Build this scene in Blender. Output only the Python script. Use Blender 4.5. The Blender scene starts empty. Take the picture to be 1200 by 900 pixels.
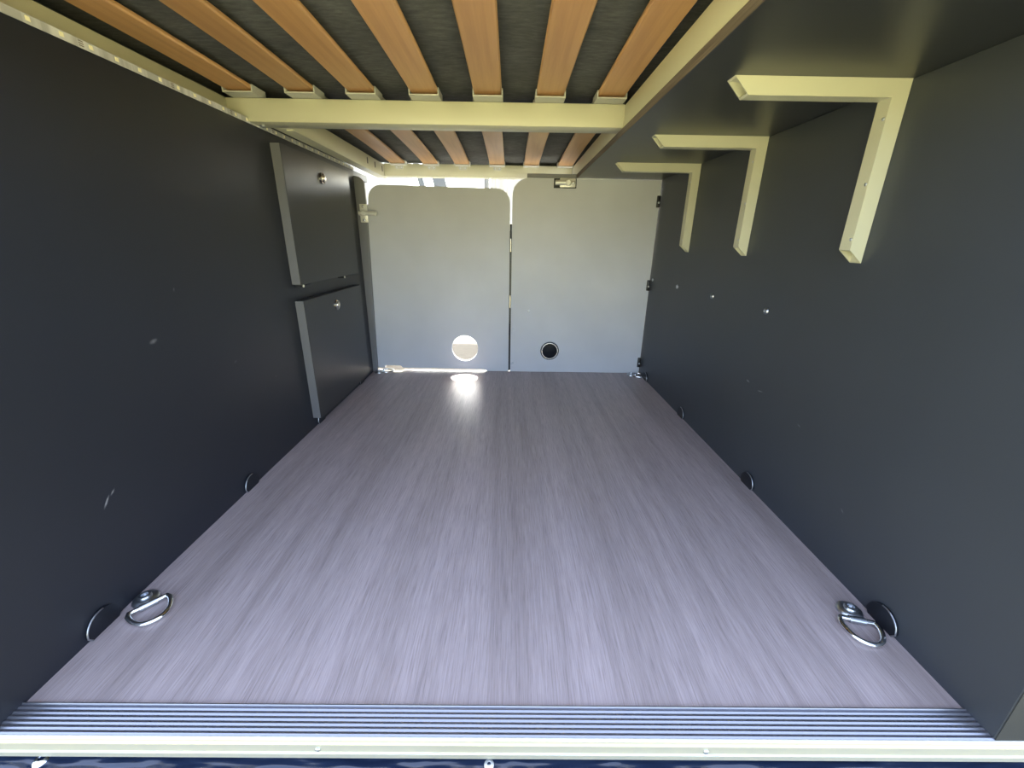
import bpy, bmesh, math, random
from mathutils import Vector, Matrix
random.seed(3)
SC = bpy.context.scene
COL = SC.collection
PI = math.pi

# ---------------------------------------------------------------- camera
def make_camera():
    f, pitch, yaw, roll = 479.06, math.radians(19.296), math.radians(0.44), math.radians(0.86)
    fw = Vector((math.sin(yaw)*math.cos(pitch), math.cos(yaw)*math.cos(pitch), -math.sin(pitch)))
    r = fw.cross(Vector((0, 0, 1))).normalized()
    u = r.cross(fw)
    r2 = math.cos(roll)*r + math.sin(roll)*u
    u2 = -math.sin(roll)*r + math.cos(roll)*u
    cam = bpy.data.cameras.new('camera')
    cam.sensor_width = 36.0
    cam.lens = f/1200*36
    cam.clip_start = 0.01
    o = bpy.data.objects.new('camera', cam)
    m = Matrix((r2, u2, -fw)).transposed().to_4x4()
    m.translation = Vector((0.0087, -0.3563, 0.562))
    o.matrix_world = m
    COL.objects.link(o)
    SC.camera = o
make_camera()

# ---------------------------------------------------------------- sky, sun, exposure
W = bpy.data.worlds.new('sky')
SC.world = W
W.use_nodes = True
nt = W.node_tree
sky = nt.nodes.new('ShaderNodeTexSky')
sky.sky_type = 'NISHITA'
sky.sun_disc = False
SUN_EL, SUN_AZ = 46.0, -3.0
sky.sun_elevation = math.radians(SUN_EL)
sky.sun_rotation = math.radians(SUN_AZ)
sky.dust_density = 4.0
hz = nt.nodes.new('ShaderNodeHueSaturation')          # hazy summer sky
hz.inputs['Saturation'].default_value = 0.80
nt.links.new(sky.outputs[0], hz.inputs['Color'])
nt.links.new(hz.outputs[0], nt.nodes['Background'].inputs[0])
nt.nodes['Background'].inputs[1].default_value = 0.20
sl = bpy.data.lights.new('sun', 'SUN')
sl.energy = 5.5
sl.angle = math.radians(0.53)
sl.color = (1.0, 0.95, 0.86)
so = bpy.data.objects.new('sun', sl)
COL.objects.link(so)
sd = Vector((math.sin(math.radians(SUN_AZ))*math.cos(math.radians(SUN_EL)),
             math.cos(math.radians(SUN_AZ))*math.cos(math.radians(SUN_EL)), math.sin(math.radians(SUN_EL))))
so.rotation_euler = sd.to_track_quat('Z', 'Y').to_euler()
so.location = (1, 6, 8)
SC.view_settings.view_transform = 'Standard'
SC.view_settings.look = 'None'
SC.view_settings.gamma = 1
SC.view_settings.use_curve_mapping = False
SC.view_settings.exposure = 2.98

# ---------------------------------------------------------------- materials
def mat(name, color, rough=0.5, metal=0.0, spec=0.5):
    m = bpy.data.materials.new(name)
    m.use_nodes = True
    b = m.node_tree.nodes['Principled BSDF']
    b.inputs['Base Color'].default_value = (*color, 1)
    b.inputs['Roughness'].default_value = rough
    b.inputs['Metallic'].default_value = metal
    b.inputs['Specular IOR Level'].default_value = spec
    return m
def nodes_of(m):
    n = m.node_tree.nodes
    return n, m.node_tree.links, n['Principled BSDF']
def coords(m, scale, src='Object'):
    n, l, b = nodes_of(m)
    tc = n.new('ShaderNodeTexCoord')
    mp = n.new('ShaderNodeMapping')
    mp.inputs['Scale'].default_value = scale
    l.new(tc.outputs[src], mp.inputs[0])
    return mp
def noise(m, vec, scale=1, detail=4, rough=0.6):
    n, l, b = nodes_of(m)
    t = n.new('ShaderNodeTexNoise')
    t.inputs['Scale'].default_value = scale
    t.inputs['Detail'].default_value = detail
    t.inputs['Roughness'].default_value = rough
    l.new(vec.outputs[0], t.inputs['Vector'])
    return t
def ramp(m, fac, stops):
    n, l, b = nodes_of(m)
    r = n.new('ShaderNodeValToRGB')
    e = r.color_ramp.elements
    e[0].position, e[0].color = stops[0][0], (*stops[0][1], 1)
    e[1].position, e[1].color = stops[-1][0], (*stops[-1][1], 1)
    for p, c in stops[1:-1]:
        x = e.new(p); x.color = (*c, 1)
    l.new(fac, r.inputs[0])
    return r
def bump(m, h, strength=0.2, dist=0.001):
    n, l, b = nodes_of(m)
    k = n.new('ShaderNodeBump')
    k.inputs['Strength'].default_value = strength
    k.inputs['Distance'].default_value = dist
    l.new(h, k.inputs['Height'])
    l.new(k.outputs[0], b.inputs['Normal'])
def mixc(m, fac, a, c, mode='MIX'):
    n, l, b = nodes_of(m)
    x = n.new('ShaderNodeMix'); x.data_type = 'RGBA'; x.blend_type = mode
    if isinstance(fac, (int, float)): x.inputs[0].default_value = fac
    else: l.new(fac, x.inputs[0])
    for i, v in ((6, a), (7, c)):
        if isinstance(v, tuple): x.inputs[i].default_value = (*v, 1)
        else: l.new(v, x.inputs[i])
    return x.outputs[2]

def laminate(name, col, rough, spec, scuffs=()):
    """textured dark board; scuffs: (x,y,z,(sx,sy,sz)) short pale scratches in object space"""
    m = mat(name, col, rough, 0, spec)
    n, l, b = nodes_of(m)
    mp = coords(m, (1, 1, 1))
    t = noise(m, mp, 900, 2)
    bump(m, t.outputs[0], 0.25, 0.0004)
    big = noise(m, mp, 3.0, 3)
    r = ramp(m, big.outputs[0], [(0.3, tuple(c*0.93 for c in col)), (0.7, tuple(c*1.07 for c in col))])
    out = r.outputs[0]
    if scuffs:
        fine = noise(m, mp, 160, 3)
        for (x, y, z, rot, ln, wd, k) in scuffs:
            a = n.new('ShaderNodeMapping'); a.vector_type = 'TEXTURE'
            a.inputs['Location'].default_value = (x, y, z)
            a.inputs['Rotation'].default_value = (rot, 0, 0)
            a.inputs['Scale'].default_value = (1, ln, wd)
            tc = n.new('ShaderNodeTexCoord'); l.new(tc.outputs['Object'], a.inputs[0])
            g = n.new('ShaderNodeTexGradient'); g.gradient_type = 'SPHERICAL'
            sx = n.new('ShaderNodeVectorMath'); sx.operation = 'MULTIPLY'; sx.inputs[1].default_value = (0, 1, 1)
            l.new(a.outputs[0], sx.inputs[0]); l.new(sx.outputs[0], g.inputs[0])
            mu = n.new('ShaderNodeMath'); mu.operation = 'MULTIPLY'
            l.new(g.outputs['Fac'], mu.inputs[0]); l.new(fine.outputs[0], mu.inputs[1])
            mu2 = n.new('ShaderNodeMath'); mu2.operation = 'MULTIPLY'; mu2.use_clamp = True; mu2.inputs[1].default_value = k
            l.new(mu.outputs[0], mu2.inputs[0])
            out = mixc(m, mu2.outputs[0], out, (0.32, 0.32, 0.34))
    l.new(out, b.inputs['Base Color'])
    return m

M_WALL = laminate('dark_laminate', (0.029, 0.031, 0.036), 0.42, 0.45)
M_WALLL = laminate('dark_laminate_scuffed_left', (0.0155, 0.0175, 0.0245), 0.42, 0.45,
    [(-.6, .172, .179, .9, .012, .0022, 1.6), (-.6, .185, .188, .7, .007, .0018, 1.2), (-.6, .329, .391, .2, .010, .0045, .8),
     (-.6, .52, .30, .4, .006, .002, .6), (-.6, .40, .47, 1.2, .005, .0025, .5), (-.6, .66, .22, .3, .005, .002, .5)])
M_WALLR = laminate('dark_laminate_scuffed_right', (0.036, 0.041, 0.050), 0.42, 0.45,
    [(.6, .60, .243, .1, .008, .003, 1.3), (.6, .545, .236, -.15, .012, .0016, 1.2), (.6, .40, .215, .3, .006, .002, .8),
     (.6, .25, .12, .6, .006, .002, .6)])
M_SHELF = laminate('shelf_laminate', (0.026, 0.028, 0.031), 0.34, 0.5)
M_LOCK = laminate('locker_laminate', (0.021, 0.0225, 0.026), 0.36, 0.5)
M_DOOR = laminate('grey_laminate', (0.52, 0.53, 0.565), 0.48, 0.45)
M_JAMB = laminate('jamb_laminate', (0.19, 0.19, 0.20), 0.45, 0.45)
M_EDGE = mat('grey_edge_band', (0.125, 0.125, 0.13), 0.5)
M_WEDGE = mat('wall_edge_band', (0.040, 0.041, 0.042), 0.9, 0, 0.1)
M_DEDGE = mat('dark_edge_band', (0.05, 0.05, 0.05), 0.5)
M_BLACK = mat('black_plastic', (0.008, 0.008, 0.009), 0.35)
M_PLYEDGE = mat('plywood_edge', (0.16, 0.125, 0.10), 0.7)
n, l, b = nodes_of(M_PLYEDGE)
t = noise(M_PLYEDGE, coords(M_PLYEDGE, (8, 8, 900)), 1, 2)
l.new(ramp(M_PLYEDGE, t.outputs[0], [(.35, (.10, .08, .065)), (.65, (.2, .16, .13))]).outputs[0], b.inputs['Base Color'])
M_FRAME = mat('cream_powder_coat', (0.53, 0.51, 0.36), 0.36)
bump(M_FRAME, noise(M_FRAME, coords(M_FRAME, (1, 1, 1)), 500, 2).outputs[0], 0.12, 0.0004)
M_BRACKET = mat('cream_painted_steel', (0.51, 0.495, 0.36), 0.34)
bump(M_BRACKET, noise(M_BRACKET, coords(M_BRACKET, (1, 1, 1)), 500, 2).outputs[0], 0.1, 0.0004)
M_HOLDER = mat('pale_grey_plastic', (0.50, 0.49, 0.43), 0.45)
M_CHROME = mat('bright_zinc', (0.78, 0.79, 0.80), 0.16, 1.0)
M_ZINC = mat('zinc_plate', (0.55, 0.57, 0.60), 0.32, 1.0)
M_LATCH = mat('satin_latch_metal', (0.80, 0.79, 0.74), 0.35, 0.3)
M_NICKEL = mat('satin_nickel', (0.62, 0.58, 0.52), 0.25, 1.0)
M_DARKMETAL = mat('dark_metal', (0.012, 0.014, 0.020), 0.38, 0.3)
M_RIM = mat('steel_rim', (0.42, 0.43, 0.45), 0.3, 0.9)

# beech slat
M_SLAT = mat('beech_veneer', (0.5, 0.29, 0.13), 0.42)
n, l, b = nodes_of(M_SLAT)
mp = coords(M_SLAT, (55, 2.2, 55))
g1 = noise(M_SLAT, mp, 1, 5)
r = ramp(M_SLAT, g1.outputs[0], [(.28, (.42, .215, .085)), (.5, (.53, .285, .115)), (.72, (.60, .335, .145))])
oi = n.new('ShaderNodeObjectInfo')
hs = n.new('ShaderNodeHueSaturation')
mr = n.new('ShaderNodeMapRange'); mr.inputs['To Min'].default_value = .88; mr.inputs['To Max'].default_value = 1.08
l.new(oi.outputs['Random'], mr.inputs[0]); l.new(mr.outputs[0], hs.inputs['Value'])
l.new(r.outputs[0], hs.inputs['Color']); l.new(hs.outputs[0], b.inputs['Base Color'])
bump(M_SLAT, g1.outputs[0], 0.1, 0.0005)

# mattress cloth
M_CLOTH = mat('charcoal_mattress_cloth', (0.055, 0.055, 0.05), 0.9, 0, 0.2)
n, l, b = nodes_of(M_CLOTH)
c1 = noise(M_CLOTH, coords(M_CLOTH, (40, 130, 60)), 1, 6, .7)
c2 = noise(M_CLOTH, coords(M_CLOTH, (1, 1, 1)), 5, 3)
r = ramp(M_CLOTH, c1.outputs[0], [(.3, (.07, .071, .068)), (.55, (.11, .11, .106)), (.75, (.16, .158, .15))])
r2 = ramp(M_CLOTH, c2.outputs[0], [(.3, (.8, .8, .8)), (.7, (1.15, 1.15, 1.15))])
l.new(mixc(M_CLOTH, 1.0, r.outputs[0], r2.outputs[0], 'MULTIPLY'), b.inputs['Base Color'])
bump(M_CLOTH, c1.outputs[0], 0.5, 0.002)

# grey oak floor board, grain along y
M_FLOOR = mat('grey_oak_laminate', (0.3, 0.29, 0.3), 0.38, 0, 0.65)
n, l, b = nodes_of(M_FLOOR)
w0 = noise(M_FLOOR, coords(M_FLOOR, (2.0, .8, 1)), 1, 2)             # slow wander of the grain
mp = coords(M_FLOOR, (1, 1, 1))
off = n.new('ShaderNodeVectorMath'); off.operation = 'MULTIPLY_ADD'
off.inputs[1].default_value = (0.03, 0, 0)
l.new(w0.outputs['Color'], off.inputs[0]); l.new(mp.outputs[0], off.inputs[2])
def stretched(sx, sy, d, r_):
    v = n.new('ShaderNodeVectorMath'); v.operation = 'MULTIPLY'; v.inputs[1].default_value = (sx, sy, 1)
    l.new(off.outputs[0], v.inputs[0])
    return noise(M_FLOOR, v, 1, d, r_)
fine = stretched(520, 14, 5, .72)
mid = stretched(60, 1.6, 4, .6)
wide = stretched(11, .5, 3, .55)
rf = ramp(M_FLOOR, fine.outputs[0], [(.30, (.238, .193, .190)), (.47, (.370, .303, .300)), (.72, (.480, .400, .398))])
rm = ramp(M_FLOOR, mid.outputs[0], [(.28, (.82, .81, .80)), (.5, (1, 1, 1)), (.7, (1.07, 1.07, 1.07))])
rw = ramp(M_FLOOR, wide.outputs[0], [(.3, (.76, .755, .74)), (.52, (1, 1, 1)), (.72, (1.1, 1.1, 1.11))])
x = mixc(M_FLOOR, 1.0, rf.outputs[0], rm.outputs[0], 'MULTIPLY')
l.new(mixc(M_FLOOR, 1.0, x, rw.outputs[0], 'MULTIPLY'), b.inputs['Base Color'])
bump(M_FLOOR, fine.outputs[0], 0.25, 0.0006)

# ribbed aluminium
M_ALU = mat('anodised_aluminium', (0.30, 0.30, 0.335), 0.38, 0.85)
n, l, b = nodes_of(M_ALU)
t = noise(M_ALU, coords(M_ALU, (3, 600, 600)), 1, 3)
l.new(ramp(M_ALU, t.outputs[0], [(.3, (.28, .28, .28)), (.7, (.42, .42, .42))]).outputs[0], b.inputs['Roughness'])
M_ALUN = mat('polished_aluminium_nosing', (0.57, 0.555, 0.46), 0.42, 0.6)
# painted bumper
M_PAINT = mat('dark_blue_van_paint', (0.012, 0.02, 0.045), 0.16, 0, 0.6)
bump(M_PAINT, noise(M_PAINT, coords(M_PAINT, (9, 40, 40)), 1, 2).outputs[0], 0.45, 0.02)
M_CABFLOOR = mat('pale_vinyl', (0.1, 0.09, 0.08), 0.75, 0, 0.3)
n, l, b = nodes_of(M_CABFLOOR)
t = noise(M_CABFLOOR, coords(M_CABFLOOR, (14, 90, 1)), 1, 4)
l.new(ramp(M_CABFLOOR, t.outputs[0], [(.3, (.070, .062, .052)), (.7, (.108, .100, .088))]).outputs[0], b.inputs['Base Color'])
M_VAN = mat('van_lining', (0.55, 0.55, 0.54), 0.7)
M_CURTAIN = mat('white_curtain', (0.8, 0.8, 0.79), 0.9)
M_POST = mat('grey_post', (0.25, 0.26, 0.27), 0.6)
M_LEDTAPE = mat('white_led_tape', (0.72, 0.70, 0.65), 0.6)
n, l, b = nodes_of(M_LEDTAPE)
t = noise(M_LEDTAPE, coords(M_LEDTAPE, (1, 55, 1)), 1, 3)
l.new(ramp(M_LEDTAPE, t.outputs[0], [(.4, (.40, .395, .385)), (.6, (.62, .615, .60))]).outputs[0], b.inputs['Base Color'])
M_CHIP = mat('yellow_phosphor', (0.95, 0.88, 0.60), 0.3)
# grass
M_GRASS = mat('lawn_grass', (0.2, 0.24, 0.05), 0.9, 0, 0.2)
n, l, b = nodes_of(M_GRASS)
t = noise(M_GRASS, coords(M_GRASS, (1, 1, 1)), 2.5, 8)
l.new(ramp(M_GRASS, t.outputs[0], [(.3, (.23, .225, .10)), (.7, (.40, .375, .20))]).outputs[0], b.inputs['Base Color'])
# window pane
M_PANE = bpy.data.materials.new('window_pane')
M_PANE.use_nodes = True
n = M_PANE.node_tree.nodes; l = M_PANE.node_tree.links
n.remove(n['Principled BSDF'])
tr = n.new('ShaderNodeBsdfTransparent'); gl = n.new('ShaderNodeBsdfGlossy'); mx = n.new('ShaderNodeMixShader')
gl.inputs['Roughness'].default_value = 0.02
tr.inputs[0].default_value = (.95, .97, .96, 1)
mx.inputs[0].default_value = 0.06
l.new(tr.outputs[0], mx.inputs[1]); l.new(gl.outputs[0], mx.inputs[2]); l.new(mx.outputs[0], n['Material Output'].inputs[0])

# ---------------------------------------------------------------- mesh helpers
def finish(name, bm, m, parent=None, smooth=False, loc=None):
    """link a bmesh as one object; its origin goes to loc (parent space = world, parents sit unrotated)"""
    if loc is not None:
        bmesh.ops.translate(bm, verts=bm.verts, vec=-Vector(loc))
    bmesh.ops.recalc_face_normals(bm, faces=bm.faces)
    me = bpy.data.meshes.new(name)
    bm.to_mesh(me); bm.free()
    for mm in (m if isinstance(m, (list, tuple)) else [m]):
        me.materials.append(mm)
    if smooth:
        for p in me.polygons: p.use_smooth = True
        me.set_sharp_from_angle(angle=math.radians(38))
    o = bpy.data.objects.new(name, me)
    COL.objects.link(o)
    if loc is not None: o.location = loc
    if parent is not None:
        o.parent = parent
        w = Vector(loc) if loc is not None else Vector((0, 0, 0))
        base = Vector((0, 0, 0)); q = parent
        while q is not None:
            base += q.location; q = q.parent
        o.location = w - base
    return o
def box(bm, x0, x1, y0, y1, z0, z1, bev=0.0, seg=2):
    b2 = bmesh.new()
    bmesh.ops.create_cube(b2, size=1)
    for v in b2.verts:
        v.co = Vector(((x0+x1)/2+v.co.x*(x1-x0), (y0+y1)/2+v.co.y*(y1-y0), (z0+z1)/2+v.co.z*(z1-z0)))
    if bev: bmesh.ops.bevel(b2, geom=b2.edges[:], offset=bev, segments=seg, profile=.5, affect='EDGES')
    join(bm, b2)
def join(bm, b2):
    me = bpy.data.meshes.new('tmp'); b2.to_mesh(me); b2.free(); bm.from_mesh(me); bpy.data.meshes.remove(me)
def bx(x0, x1, y0, y1, z0, z1, bev=0.0, seg=2):
    bm = bmesh.new(); box(bm, x0, x1, y0, y1, z0, z1, bev, seg); return bm
AX = {'x': Vector((1, 0, 0)), 'y': Vector((0, 1, 0)), 'z': Vector((0, 0, 1))}
def lathe(bm, prof, c, axis='z', seg=24, sign=1):
    """prof: list of (radius, height) spun about axis through c"""
    A = AX[axis]*sign if isinstance(axis, str) else axis.normalized()
    U = A.orthogonal().normalized(); V = A.cross(U)
    rings = []
    for (r, h) in prof:
        if r <= 1e-6: rings.append([bm.verts.new(Vector(c)+A*h)])
        else: rings.append([bm.verts.new(Vector(c)+A*h+(U*math.cos(2*PI*i/seg)+V*math.sin(2*PI*i/seg))*r) for i in range(seg)])
    for a, b_ in zip(rings[:-1], rings[1:]):
        for i in range(seg):
            j = (i+1) % seg
            if len(a) == 1 and len(b_) == 1: continue
            if len(a) == 1: bm.faces.new((a[0], b_[i], b_[j]))
            elif len(b_) == 1: bm.faces.new((a[i], b_[0], a[j]))
            else: bm.faces.new((a[i], b_[i], b_[j], a[j]))
    return bm
def tube(bm, pts, r, seg=10, closed=True):
    P = [Vector(p) for p in pts]; N = len(P)
    rings = []
    nrm = None
    for i in range(N):
        t = (P[(i+1) % N]-P[i-1]) if closed else (P[min(i+1, N-1)]-P[max(i-1, 0)])
        t.normalize()
        if nrm is None: nrm = t.orthogonal().normalized()
        nrm = (nrm-t*nrm.dot(t)).normalized()
        bn = t.cross(nrm)
        rings.append([bm.verts.new(P[i]+(nrm*math.cos(2*PI*k/seg)+bn*math.sin(2*PI*k/seg))*r) for k in range(seg)])
    for i in range(N if closed else N-1):
        a = rings[i]; b_ = rings[(i+1) % N]
        for k in range(seg):
            bm.faces.new((a[k], b_[k], b_[(k+1) % seg], a[(k+1) % seg]))
    if not closed:
        bm.faces.new(rings[0]); bm.faces.new(rings[-1])
    return bm
def extrude(bm, poly, fn, d0, d1):
    """prism: poly in 2D, fn(u,v,d) -> 3D"""
    a = [bm.verts.new(fn(u, v, d0)) for u, v in poly]
    b_ = [bm.verts.new(fn(u, v, d1)) for u, v in poly]
    n_ = len(poly)
    for i in range(n_):
        j = (i+1) % n_
        bm.faces.new((a[i], a[j], b_[j], b_[i]))
    bm.faces.new(a); bm.faces.new(b_[::-1])
    return bm
def arc(cx, cy, r, a0, a1, n_=8):
    return [(cx+r*math.cos(math.radians(a0+(a1-a0)*i/n_)), cy+r*math.sin(math.radians(a0+(a1-a0)*i/n_))) for i in range(n_+1)]
def tag(o, label=None, cat=None, group=None, kind=None):
    if label: o['label'] = label
    if cat: o['category'] = cat
    if group: o['group'] = group
    if kind: o['kind'] = kind
    return o
def empty(name, loc, label, cat, group=None):
    o = bpy.data.objects.new(name, None)
    o.empty_display_size = .02
    o.location = loc
    COL.objects.link(o)
    return tag(o, label, cat, group)
def copy_tree(o, parent=None):
    kids = list(o.children)
    c = o.copy(); COL.objects.link(c)
    if parent is not None: c.parent = parent
    for k in kids: copy_tree(k, c)
    return c
def struct(name, bm, m, label=None, smooth=False, loc=None):
    return tag(finish(name, bm, m, None, smooth, loc), label, kind='structure')
def screw(parent, c, axis, sign, r, m=None, name='screw'):
    bm = bmesh.new()
    lathe(bm, [(r, 0), (r, r*.15), (r*.85, r*.42), (r*.5, r*.58), (r*.38, r*.58), (r*.34, r*.30), (0, r*.30)], c, axis, 16, sign)
    return finish(name, bm, m or M_CHROME, parent, True, c)

HW = 0.600          # half width of the garage
L = 1.419           # front face of the partition doors

# ---------------------------------------------------------------- outside and van shell
struct('ground', bx(-60, 60, -60, 60, -.66, -.62), M_GRASS, 'sunlit green lawn around the van')
# wall boards
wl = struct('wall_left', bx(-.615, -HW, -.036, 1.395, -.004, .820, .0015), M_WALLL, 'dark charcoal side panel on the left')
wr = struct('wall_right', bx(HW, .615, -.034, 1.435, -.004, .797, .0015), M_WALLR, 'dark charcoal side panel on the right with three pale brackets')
finish('edge_band', bx(HW+.0004, .660, -.0348, -.0338, -.003, .796), M_WEDGE, wr)
finish('end_post', bx(.6155, .90, -.0345, .02, -.003, .796), M_WEDGE, wr)
struct('trim_2', bx(-.90, -.615, -.036, 1.60, .790, .815), M_DEDGE, 'dark board on top of the left boxing')
struct('wall_outer_left', bx(-.93, -.90, -.03, 3.80, -.40, 1.93), M_VAN)
struct('wall_outer_right', bx(.90, .93, -.03, 3.80, -.40, 1.93), M_VAN)
struct('ceiling', bx(-.93, .93, -.03, 2.30, 1.90, 1.93), M_VAN)
bm = bmesh.new()
box(bm, -.9, .9, 3.77, 3.80, -.02, .42); box(bm, -.93, .93, 3.30, 3.80, 1.90, 1.93)
struct('wall_front', bm, M_VAN)
w1 = struct('window_1', bx(-.9, .9, 3.770, 3.776, .42, 1.90), M_PANE, 'windscreen glowing white beyond the partition doors')
w2 = struct('added_roof_pane', bx(-.93, .93, 2.30, 3.30, 1.910, 1.916), M_PANE, 'added unseen roof pane letting sun onto the floor beyond the partition')  # unseen opening added so the sun reaches the floor behind the doors
struct('cab_floor', bx(-.9, .9, 1.36, 3.80, -.06, -.005), M_CABFLOOR, 'sunlit pale floor beyond the partition doors')
# side returns of the partition behind the boards so no light slips round the doors
struct('wall_back', bx(.613, .90, 1.40, 1.43, -.01, .797), M_DEDGE)
struct('wall_back_left', bx(-.90, -.610, 1.40, 1.43, -.01, .790), M_DEDGE)

# floor board with a notch in its rear edge
fl = [(-.612, .000), (.612, .000), (.612, 1.436), (-.470, 1.436), (-.470, 1.398), (-.478, 1.388), (-.548, 1.388), (-.556, 1.398), (-.556, 1.436), (-.612, 1.436)]
bm = extrude(bmesh.new(), fl, lambda u, v, d: (u, v, d), -.018, 0.0)
floor = struct('floor', bm, M_FLOOR, 'grey oak-look load floor with streaky grain')
struct('underfloor', bx(-.9, .9, -.02, 1.36, -.09, -.0185), M_DEDGE)

# ---------------------------------------------------------------- sill (ribbed tread + nosing)
prof = [(.0005, -.016), (.0005, .0030), (-.0010, .0036)]
n_r = 6
for i in range(n_r):
    y0 = -.0022-i*.0055
    for k in range(11):
        a = k/10
        prof.append((y0-a*.0055, .0016+.0014*math.sin(PI*a)**2))
prof += [(-.0355, .0016), (-.0355, -.016)]
sill = struct('trim_1', extrude(bmesh.new(), prof, lambda u, v, d: (d, u, v), -.72, .76), M_ALU, 'ribbed aluminium sill across the front edge of the floor', True)
npf = [(-.0350, -.008), (-.0350, .0022)] + arc(-.0352, -.0006, .0030, 90, 175, 6) + \
      [(-.0382, -.0045), (-.0392, -.0058), (-.0392, -.0072), (-.0378, -.0085), (-.0378, -.0215), (-.0392, -.0228), (-.0392, -.0250), (-.0378, -.0262), (-.0378, -.0330), (-.0300, -.0330), (-.0300, -.008)]
finish('nosing', extrude(bmesh.new(), npf, lambda u, v, d: (d, u, v), -.74, .78), M_ALUN, sill, True)
for xx in (-.215, .252):
    screw(sill, (xx, -.0378, -.0165), 'y', -1, .0034, M_ZINC)

# bumper under the sill
bm = bmesh.new()
bp = [(-.02, -.040), (-.050, -.046), (-.085, -.052), (-.150, -.060), (-.190, -.075), (-.205, -.110), (-.205, -.30), (-.02, -.30)]
extrude(bm, bp, lambda u, v, d: (d, u, v), -.85, .85)
bumper = tag(finish('bumper', bm, M_PAINT, None, True), 'glossy dark blue painted bumper just below the aluminium sill', 'bumper')
finish('cover_plate', bx(-.082, .004, -.075, -.025, -.054, -.0455, .001), M_BLACK, bumper)
screw(bumper, (-.010, -.0375, -.0455), 'z', 1, .0065, M_LATCH)
bm = bmesh.new()
lathe(bm, [(.0105, 0), (.0105, .002), (.008, .005), (.004, .006), (.003, .0035), (0, .0035)], (-.556, -.034, -.0475), 'z', 20)
finish('bolt', bm, M_CHROME, bumper, True, (-.556, -.034, -.0475))
finish('seal_strip', bx(-.80, -.525, -.12, -.022, -.055, -.0475, .001), M_DEDGE, bumper)

# ---------------------------------------------------------------- screws on the right wall
for yy in (.587, .854, 1.120, 1.385):
    screw(wr, (HW, yy, .4175), 'x', -1, .0078 if yy < 1.3 else .006, M_ZINC, 'wall_screw')

# ---------------------------------------------------------------- shelf panel beside the bed
sh = empty('bed_shelf', (.43, .7, .797), 'dark shelf board under the bed, right side, carried by three pale brackets', 'shelf')
finish('board', bx(.2655, .90, .02, 1.436, .797, .8125), M_SHELF, sh)
finish('cut_edge', bx(.2645, .2656, .02, 1.436, .7975, .8122), M_PLYEDGE, sh)
finish('support_strip', bx(.070, .2643, 1.424, 1.440, .797, .812, .002), M_JAMB, sh)

# ---------------------------------------------------------------- three tube brackets
def miter_tube(bm, fn, a_out, a_in, b_out, b_in, s, t=.0022):
    """hollow square tube: fn(along, inward, depth). outer side at inward=0 runs a_out..b_out, inner side (inward=s) a_in..b_in"""
    def P(al, inn, d): return bm.verts.new(fn(al, inn, d))
    def lerp(o, i, inn): return o+(i-o)*inn/s
    def loop(ao, ai, k):
        return [P(lerp(ao, ai, inn), inn, d) for inn, d in ((k, k), (s-k, k), (s-k, s-k), (k, s-k))]
    A, B = loop(a_out, a_in, 0), loop(b_out, b_in, 0)
    a, c = loop(a_out, a_in, t), loop(b_out, b_in, t)
    for i in range(4):
        j = (i+1) % 4
        bm.faces.new((A[i], A[j], B[j], B[i]))
        bm.faces.new((a[i], c[i], c[j], a[j]))
        bm.faces.new((A[i], a[i], a[j], A[j]))
        bm.faces.new((B[i], B[j], c[j], c[i]))
S_ = .0245
def make_bracket(y):
    root = empty('shelf_bracket', (HW, y, .797), '', 'bracket', 'tube brackets under the right shelf')
    x1, z1 = .5995, .7968
    x0, z0 = .336, .5345
    bm = bmesh.new()
    miter_tube(bm, lambda al, inn, d: (al, y+d, z1-inn), x0, x0+.024, x1, x1-S_, S_)
    finish('horizontal_arm', bm, M_BRACKET, root, False, ((x0+x1)/2, y, z1))
    bm = bmesh.new()
    miter_tube(bm, lambda al, inn, d: (x1-inn, y+d, al), z0, z0+.021, z1, z1-S_, S_)
    finish('vertical_arm', bm, M_BRACKET, root, False, (x1, y, (z0+z1)/2))
    for zz in (.745, .655, .572):
        screw(root, (x1-S_, y+.0045, zz), 'x', -1, .0026, M_ZINC)
    return root
br = make_bracket(.360)
br['label'] = 'nearest and largest of three pale mitred tube brackets on right wall'
for y, lab in ((.716, 'middle of three pale mitred tube brackets on right wall, between nearest and farthest'),
               (1.069, 'farthest and smallest pale mitred tube bracket, beside the right partition door')):
    c = copy_tree(br); c.location.y = y; c['label'] = lab

# ---------------------------------------------------------------- bed frame
bed = empty('slatted_bed', (-.15, .8, .812), 'cream tubular bed frame overhead with beech slats in two rows', 'bed frame')
Zb, Zt = .8125, .8600
def bar(name, x0, x1, y0, y1, z0=Zb, z1=Zt, bev=.003):
    return finish(name, bx(x0, x1, y0, y1, z0, z1, bev), M_FRAME, bed, True, ((x0+x1)/2, (y0+y1)/2, (z0+z1)/2))
CY0, CY1 = .733, .790
cb = bar('crossbar', -.690, .2665, CY0, CY1)
rr = bar('side_rail', .2658, .310, .04, 1.615, .8132)
rlf = bar('side_rail', -.690, -.640, .04, .7325)
rlr = bar('side_rail', -.575, -.530, .7905, 1.615)
bar('end_bar', -.690, .2652, .045, .090)
eb = bar('end_bar', -.5297, .2652, 1.570, 1.615, .8135, .8620)
finish('flange', bx(-.546, -.5285, .80, 1.615, .8095, .8126, .0008), M_FRAME, rlr)
for yy in (1.36, 1.45, 1.545):
    bm = bmesh.new()
    pts = arc(0, .006, .005, 0, 180, 6)+arc(0, -.006, .005, 180, 360, 6)
    extrude(bm, pts, lambda u, v, d: (d, yy+u, .838+v), -.532, -.5292)
    finish('slot', bm, M_BLACK, rlr)
bm = bmesh.new(); lathe(bm, [(.006, 0), (.006, .003), (.003, .004), (0, .004)], (-.585, .765, Zb), 'z', 6, -1)
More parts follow.
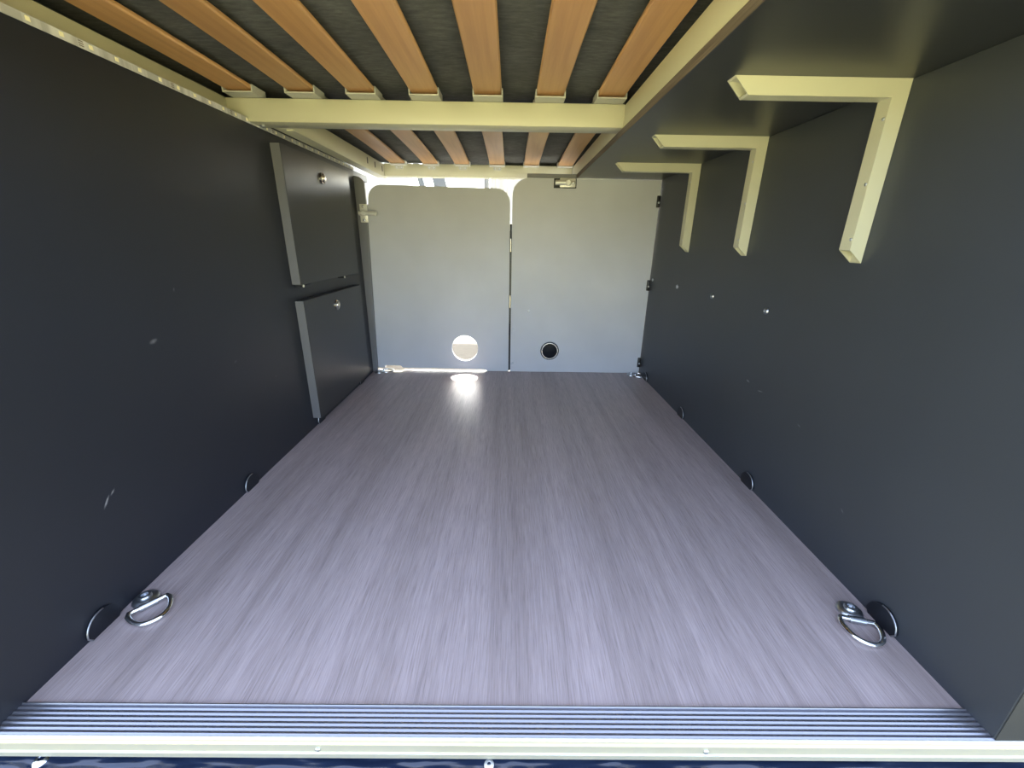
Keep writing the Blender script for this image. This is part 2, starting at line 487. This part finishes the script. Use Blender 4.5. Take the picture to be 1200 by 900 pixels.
finish('bolt', bm, M_ZINC, cb, False, (-.585, .765, Zb))
# weld seam at the joint of crossbar and right rail
finish('weld_seam', bx(.2630, .2660, .7305, .7335, .816, .857, .001), M_FRAME, cb)

def slat_bm(xc, y0, y1, zb, bow, w=.062, t=.0085, drop=0):
    bm = bmesh.new()
    N = 12; c = .0025
    sec = [(-w/2+c, 0), (w/2-c, 0), (w/2, c), (w/2, t-c), (w/2-c, t), (-w/2+c, t), (-w/2, t-c), (-w/2, c)]
    rings = []
    for i in range(N+1):
        a = i/N; y = y0+(y1-y0)*a
        dz = bow*4*a*(1-a)-drop*a
        rings.append([bm.verts.new((xc+u, y, zb+v+dz)) for u, v in sec])
    for p, q in zip(rings[:-1], rings[1:]):
        for k in range(8):
            bm.faces.new((p[k], q[k], q[(k+1) % 8], p[(k+1) % 8]))
    bm.faces.new(rings[0]); bm.faces.new(rings[-1])
    return bm
def holder_bm(xc, y0, y1, z, w=.066):
    """U-shaped slat cup: floor, two cheeks with inturned lips"""
    h = .0155; t = .0026; lip = .006
    H = w/2
    sec = [(-H, 0), (H, 0), (H, h), (H-lip, h), (H-lip, h-t), (H-t, h-t), (H-t, t), (-H+t, t), (-H+t, h-t), (-H+lip, h-t), (-H+lip, h), (-H, h)]
    # slightly dished floor: subdivide bottom edge
    return extrude(bmesh.new(), sec, lambda u, v, d: (xc+u, d, z+v), y0, y1)
FX = [-.592, -.457, -.324, -.186, -.046, .092, .227]
ZS = .8640
for x in FX:
    finish('slat', slat_bm(x, .060, .728, ZS+.003, .004), M_SLAT, bed, True, (x, .39, ZS))
    finish('slat_holder', holder_bm(x, .698, .752, ZS-.0038), M_HOLDER, bed, False, (x, .725, ZS))
RX = [-.464, -.328, -.197, -.052, .090, .231]
for i, x in enumerate(RX):
    finish('slat', slat_bm(x, .775, 1.566, ZS+.004, .006, drop=.0105), M_SLAT, bed, True, (x, 1.18, ZS))
    hd = finish('slat_holder', holder_bm(x, 1.535, 1.5695, ZS-.0095), M_HOLDER, bed, False, (x, 1.58, ZS))
    if i < 4:
        bm = bmesh.new()
        pts = [(-.016, .003)]+arc(-.010, -.014, .008, 180, 270, 4)+arc(.010, -.014, .008, 270, 360, 4)+[(.016, .003)]
        extrude(bm, pts, lambda u, v, d: (x+u, d, .862+v), 1.5645, 1.5698)
        finish('fixing_tab', bm, M_HOLDER, hd)
        for dx, dz in ((0, -.006), (-.010, -.015), (.010, -.015)):
            screw(hd, (x+dx, 1.5645, .862+dz), 'y', -1, .003, M_ZINC)
# holders of the rear slats on the crossbar
for x in RX:
    finish('slat_holder', holder_bm(x, .770, .815, ZS-.0038), M_HOLDER, bed, False, (x, .79, ZS))

for x0, x1, z0 in ((-.715, -.700, .8155), (.330, .345, .8130)):  # added boards that stop daylight leaking in over the bed rails
    finish('light_block_board', bx(x0, x1, .04, 1.66, z0, .925), M_DEDGE, bed, False, (x0, .8, z0))
# mattress
bm = bmesh.new()
nx, ny = 44, 60
x0, x1, y0, y1 = -.698, .328, .03, 1.66
vs = [[bm.verts.new((x0+(x1-x0)*i/nx, y0+(y1-y0)*j/ny, .8885+.0022*math.sin(i*.9+.3*math.sin(j*.5))*math.sin(j*.8+.7)+(.0016*math.sin(j*2.1+.2*i) if j > 36 else 0)
        - .0135*min(1, max(0, (y0+(y1-y0)*j/ny-1.30)/.25))
        - (.0105*min(1, max(0, (x0+(x1-x0)*i/nx+.06)/.06))*min(1, max(0, (y0+(y1-y0)*j/ny-1.57)/.03))))) for j in range(ny+1)] for i in range(nx+1)]  # extra drop at the right rear, shaped to shut out light from the cab
for i in range(nx):
    for j in range(ny): bm.faces.new((vs[i][j], vs[i+1][j], vs[i+1][j+1], vs[i][j+1]))
r_ = bmesh.ops.extrude_face_region(bm, geom=bm.faces[:])
for v in r_['geom']:
    if isinstance(v, bmesh.types.BMVert): v.co.z = 1.0
tag(finish('mattress', bm, M_CLOTH, None, True), 'charcoal cloth mattress seen between the bed slats from below', 'mattress')

# ---------------------------------------------------------------- LED strip
led = empty('led_strip', (-HW, .7, .815), 'pale LED tape along the top edge of the left wall', 'light strip')
finish('tape', bx(-.6000, -.5982, .02, 1.400, .8095, .8205, .0005), M_LEDTAPE, led)
first = None
ny_ = 34
for i in range(ny_):
    yy = .032+i*.0409
    if first is None:
        first = finish('led_chip', bx(-.5983, -.5972, yy-.0028, yy+.0028, .8125, .8180, .0003, 1), M_CHIP, led, False, (-.5978, yy, .815))
    else:
        c = first.copy(); COL.objects.link(c); c.location.y = first.location.y+i*.0409
first = None
for yy in (.182, .345, .509, .672, .836, .999, 1.163, 1.326):
    for k in (-1, 0, 1):
        z = .815+k*.0028
        if first is None:
            first = finish('contact_pad', bx(-.5984, -.5979, yy-.0035, yy+.0035, z-.0006, z+.0006), M_PLYEDGE, led, False, (-.598, yy, z)); f0 = (yy, z); fl_ = first.location.copy()
        else:
            c = first.copy(); COL.objects.link(c); c.location = fl_+Vector((0, yy-f0[0], z-f0[1]))

# ---------------------------------------------------------------- locker doors on the left wall
def locker(name, label, y0, y1, z0, z1, ky, kz, low):
    root = empty(name, (-HW, (y0+y1)/2, z0), label, 'locker door', 'locker doors on the left wall')
    xf = -.575
    finish('panel', bx(-.5995, xf, y0+.001, y1, z0, z1, .0012), M_LOCK, root, False, (-.59, (y0+y1)/2, (z0+z1)/2))
    finish('edge_band', bx(-.5990, xf-.0008, y0-.0002, y0+.0012, z0+.001, z1-.001), M_EDGE, root)
    bm = bmesh.new()
    lathe(bm, [(.0165, 0), (.0165, .003), (.0145, .0055), (.0120, .006), (.0112, .0035)], (xf, ky, kz), 'x', 28, 1)
    k = finish('knob_ring', bm, M_NICKEL, root, True, (xf, ky, kz))
    bm = bmesh.new()
    lathe(bm, [(.0108, .0), (.0108, .006), (.0095, .0085), (.005, .0095), (0, .0098)], (xf, ky, kz), 'x', 28, 1)
    finish('push_button', bm, M_NICKEL, k, True, (xf, ky, kz))
    if low:
        for yy in (y0+.040, y1-.115):
            bm = bx(-.5985, xf-.002, yy-.03, yy+.03, z0-.007, z0-.001, .001)
            h = finish('hinge', bm, M_DARKMETAL, root, False, (-.588, yy, z0-.004))
            screw(h, (xf-.002, yy-.022, z0-.004), 'x', 1, .0040, M_LATCH)
    return root
locker('locker_door', 'upper dark locker door, just below the LED tape on left wall', .812, 1.270, .437, .7865, 1.042, .735, True)
locker('locker_door', 'lower dark locker door, just above the floor on left wall', .812, 1.275, .032, .393, 1.032, .351, False)

# ---------------------------------------------------------------- left jamb with slide latch
jp = [(-.606, .000), (-.5845, .000), (-.5640, .745)]+arc(-.597, .757, .033, -10, 80, 8)+[(-.606, .792)]
jamb = struct('trim_3', extrude(bmesh.new(), jp, lambda u, v, d: (u, d, v), 1.404, 1.418), M_JAMB, 'narrow grey jamb with rounded top left of the partition doors')
def latch_parts(parent, cx, cz, y, horiz):
    """zinc slide latch: plate, barrel, pin, two screws; pin points +x (upright plate) or -x (lying plate)"""
    if not horiz:
        pl = finish('latch', bx(cx-.015, cx+.015, y-.005, y, cz-.034, cz+.034, .002), M_LATCH, parent, True, (cx, y, cz))
        bm = tube(bmesh.new(), [(cx-.018, y-.008, cz), (cx+.052, y-.008, cz)], .0085, 14, False)
        finish('latch_pin', bm, M_LATCH, pl, True, (cx, y-.008, cz))
        for dz in (-.025, .025): screw(pl, (cx, y-.005, cz+dz), 'y', -1, .0055)
        bm = lathe(bmesh.new(), [(.011, 0), (.011, .010), (.008, .013), (0, .013)], (cx, y-.005, cz), 'y', 20, -1)
        finish('latch_knob', bm, M_LATCH, pl, True, (cx, y-.005, cz))
    else:
        pl = finish('latch', bx(cx-.028, cx+.034, y-.005, y, cz-.0165, cz+.0165, .003), M_LATCH, parent, True, (cx, y, cz))
        bm = tube(bmesh.new(), [(cx-.046, y-.008, cz), (cx+.010, y-.008, cz)], .0095, 14, False)
        finish('latch_pin', bm, M_LATCH, pl, True, (cx, y-.008, cz))
        finish('latch_recess', bx(cx-.051, cx+.038, y-.0008, y+.0005, cz-.0195, cz+.0150), M_BLACK, pl)
        screw(pl, (cx+.024, y-.005, cz), 'y', -1, .006)
        bm = lathe(bmesh.new(), [(.0125, 0), (.0125, .010), (.009, .013), (0, .013)], (cx+.004, y-.005, cz), 'y', 20, -1)
        finish('latch_knob', bm, M_LATCH, pl, True, (cx, y-.005, cz))
    return pl
latch_parts(jamb, -.576, .657, 1.404, False)

# ---------------------------------------------------------------- partition doors
def door_bm(outer, hole, y0, y1):
    """flat door with outline, and an optional round hole"""
    bm = bmesh.new()
    edges = []
    for pts in ([outer] + ([hole] if hole else [])):
        vs = [bm.verts.new((u, y0, v)) for u, v in pts]
        edges += [bm.edges.new((vs[i], vs[(i+1) % len(vs)])) for i in range(len(vs))]
    bmesh.ops.triangle_fill(bm, edges=edges, use_beauty=True, use_dissolve=False)
    r_ = bmesh.ops.extrude_face_region(bm, geom=bm.faces[:])
    vv = [g for g in r_['geom'] if isinstance(g, bmesh.types.BMVert)]
    bmesh.ops.translate(bm, verts=vv, vec=(0, y1-y0, 0))
    return bm
ld = empty('partition_door', (-.28, L, .0), 'left grey partition door with round open hole near the floor', 'door')
outL = [(-.6050, .0120), (-.554, .0120), (-.554, .0230), (-.482, .0230), (-.474, .0125), (-.105, .0105), (-.090, .0015), (.0042, .0012), (.0042, .700)] + \
       arc(-.0508, .702, .055, 0, 90, 10) + arc(-.505, .760, .055, 90, 180, 10)[0:0] + \
       [(-.505, .763)] + arc(-.505, .708, .055, 92, 178, 10) + [(-.562, .690), (-.605, .690)]
hole = arc(-.190, .107, .0585, 0, 345, 23)
finish('door_panel', door_bm(outL, hole, L, L+.015), M_DOOR, ld)
rd = empty('partition_door', (.30, L, .0), 'right grey partition door with latch at top and black round vent', 'door')
outR = [(.0130, .0012), (.5985, .0012), (.5985, .7955)] + arc(.0765, .732, .0635, 90, 180, 12)
finish('door_panel', door_bm(outR, None, L, L+.015), M_DOOR, rd)
latch_parts(rd, .226, .780, L, True)
# vent
bm = lathe(bmesh.new(), [(.041, 0), (.041, .004), (.037, .006), (.033, .006), (.031, .002)], (.188, L, .1005), 'y', 36, -1)
vent = finish('vent', bm, M_BLACK, rd, True, (.188, L, .1005))
bm = lathe(bmesh.new(), [(.0365, .0055), (.0365, .0072), (.0335, .0072), (.0335, .0055)], (.188, L, .1005), 'y', 36, -1)
finish('vent_ring', bm, M_NICKEL, vent, True, (.188, L, .1005))
bm = lathe(bmesh.new(), [(.0325, .0015), (.0325, .0022), (.012, .004), (0, .004)], (.188, L, .1005), 'y', 36, -1)
finish('vent_cap', bm, mat('dark_blue_black_plastic', (.004, .005, .009), .3, 0, .15), vent, True, (.188, L, .1005))
# screws and hinges
for x, z in ((.0905, .277), (.0225, .192), (.0225, .040)):
    screw(rd, (x, L, z), 'y', -1, .0055, M_ZINC)
for z in (.600, .545, .315, .195):
    bm = tube(bmesh.new(), [(.0088, L+.004, z-.026), (.0088, L+.004, z+.026)], .0040, 10, False)
    finish('hinge', bm, M_DARKMETAL if z > .57 or z < .25 else M_NICKEL, ld, True, (.0088, L+.004, z))  # nickel ones stand in for bits of light showing through the gap
for z0, z1 in ((.004, .600),):  # added blocker behind the gap, keeps a sun streak off the floor
    finish('gap_light_block', bx(-.004, .022, L+.0155, L+.0185, z0, z1), M_BLACK, ld)
for z in (.717, .392, .053):
    bm = bx(.586, .5995, L-.012, L-.0005, z-.022, z+.022, .003)
    h = finish('hinge', bm, M_BLACK, rd, True, (.589, L-.007, z))
    screw(h, (.593, L-.012, z-.004), 'y', -1, .0040, M_ZINC)

# ---------------------------------------------------------------- tie-down rings
def make_ring(x, y, ang, label):
    root = empty('tie_down_ring', (x, y, 0), label, 'tie-down ring', 'tie-down rings on the floor')
    bm = lathe(bmesh.new(), [(.0185, 0), (.0185, .0025), (.0165, .0055), (.011, .0075), (.0095, .0075)], (0, 0, 0), 'z', 30)
    bmesh.ops.translate(bm, verts=bm.verts, vec=(x, y, 0))
    finish('base_plate', bm, M_ZINC, root, True, (x, y, 0))
    bm = lathe(bmesh.new(), [(.0095, .005), (.0095, .0085), (.0080, .0108), (.0050, .0115), (.0045, .0085), (0, .0085)], (x, y, 0), 'z', 24)
    finish('bolt_head', bm, M_ZINC, root, True, (x, y, 0))
    # strap that holds the ring
    d = Vector((math.cos(ang), math.sin(ang), 0)); s = Vector((-d.y, d.x, 0)); c = Vector((x, y, 0))
    bm = bmesh.new()
    tube(bm, [c+d*.021+s*.011+Vector((0, 0, .0052)), c+d*.021-s*.011+Vector((0, 0, .0052))], .0056, 12, False)
    finish('ring_clamp', bm, M_ZINC, root, True, tuple(c))
    pts = []
    hw, dep = .0265, .042
    z0_, z1_ = .0056, .0042
    for k in range(9):
        pts.append(c+d*.021+s*(-hw+.003+2*(hw-.003)*k/8))
    for k in range(1, 24):
        a = PI/2-PI*k/24
        e = .88
        pts.append(c+d*(.021+dep*abs(math.cos(a))**e)+s*hw*math.copysign(abs(math.sin(a))**e, math.sin(a)))
    pts = [p+Vector((0, 0, z0_+(z1_-z0_)*((p-c).dot(d)-.021)/dep)) for p in pts]
    finish('ring', tube(bmesh.new(), pts, .0040, 12, True), M_CHROME, root, True, tuple(c))
make_ring(-.5790, .1590, math.radians(-40), 'zinc tie-down ring on the floor near the sill, beside left wall')
make_ring(.5670, .1480, math.radians(-104), 'zinc tie-down ring on the floor near the sill, beside right wall')
make_ring(-.5720, 1.385, math.radians(20), 'zinc tie-down ring at the far left floor corner by the partition')
make_ring(.5560, 1.392, math.radians(-35), 'zinc tie-down ring at the far right floor corner by the partition')

# ---------------------------------------------------------------- half-round fixing plates at the foot of both walls
def make_plate(side, y, label):
    x = side*HW
    root = empty('fixing_plate', (x, y, 0), label, 'plate', 'half-round plates where walls meet floor')
    R_ = .0265
    pts = [(-R_*.80, .0003)]+arc(0, .006, R_, 200, -20, 16)[0:0]+[(-R_, .008)]+arc(0, .008, R_, 180, 0, 18)[1:-1]+[(R_, .008), (R_*.80, .0003)]
    x0_, x1_ = side*(HW-.0002), side*(HW-.0045)
    bm = extrude(bmesh.new(), pts, lambda u, v, d: (d, y+u, v), x0_, x1_)
    finish('plate', bm, M_DARKMETAL, root, False, (x, y, 0))
    # metal edge drawn on the near arc alone, where the plate catches light
    bm = bmesh.new()
    lit_rim = [(side*(HW-.0045), y+u*1.0, v) for u, v in pts[:12]]
    tube(bm, lit_rim, .0011, 8, False)
    finish('lit_rim', bm, M_RIM, root, True, (x, y, 0))
    return root
tl = [(.108, 'dark half-round plate on left wall foot, beside the near ring'), (.482, 'dark half-round plate on left wall foot, between near ring and lockers'),
      (.860, 'dark half-round plate at left wall foot, under near edge of lower locker'), (1.240, 'dark half-round plate at left wall foot, under far edge of lower locker')]
trr = [(.125, 'dark half-round plate on right wall foot, beside the near ring'), (.512, 'dark half-round plate on right wall foot, second from the sill'),
      (.930, 'dark half-round plate on right wall foot, third from the sill'), (1.322, 'dark half-round plate on right wall foot, nearest the partition door')]
for y, t_ in tl: make_plate(-1, y, t_)
for y, t_ in trr: make_plate(1, y, t_)

# ---------------------------------------------------------------- what shows through the slit above the doors
bm = bmesh.new()
pl = []
for i in range(25):
    pl.append((-.10+.0075*i+.0, 1.98+.012*math.sin(i*1.25)))
poly = pl+[(u, v+.003) for u, v in pl[::-1]]
extrude(bm, poly, lambda u, v, d: (u, v, d), .55, 1.25)
tag(finish('curtain', bm, M_CURTAIN, None, True), 'white gathered curtain glimpsed above the gap of the doors', 'curtain')
struct('trim_4', bx(-.135, -.108, 2.00, 2.03, -.005, 1.90, .004), M_POST, 'grey post glimpsed above the left partition door')
for i, (xa, wd) in enumerate(((-.83, .05), (-.70, .11))):
    bm = extrude(bmesh.new(), [(xa, .45), (xa+wd, .45), (xa+wd-.45, 1.88), (xa-.45, 1.88)][::-1] if False else
                 [(xa+.18, .43), (xa+.18+wd, .43), (xa-.20+wd, 1.89), (xa-.20, 1.89)], lambda u, v, d: (u, d, v), 3.60, 3.66)
    struct('trim_%d' % (7+i), bm, M_POST, 'grey slanted windscreen pillar glimpsed above the left partition door')
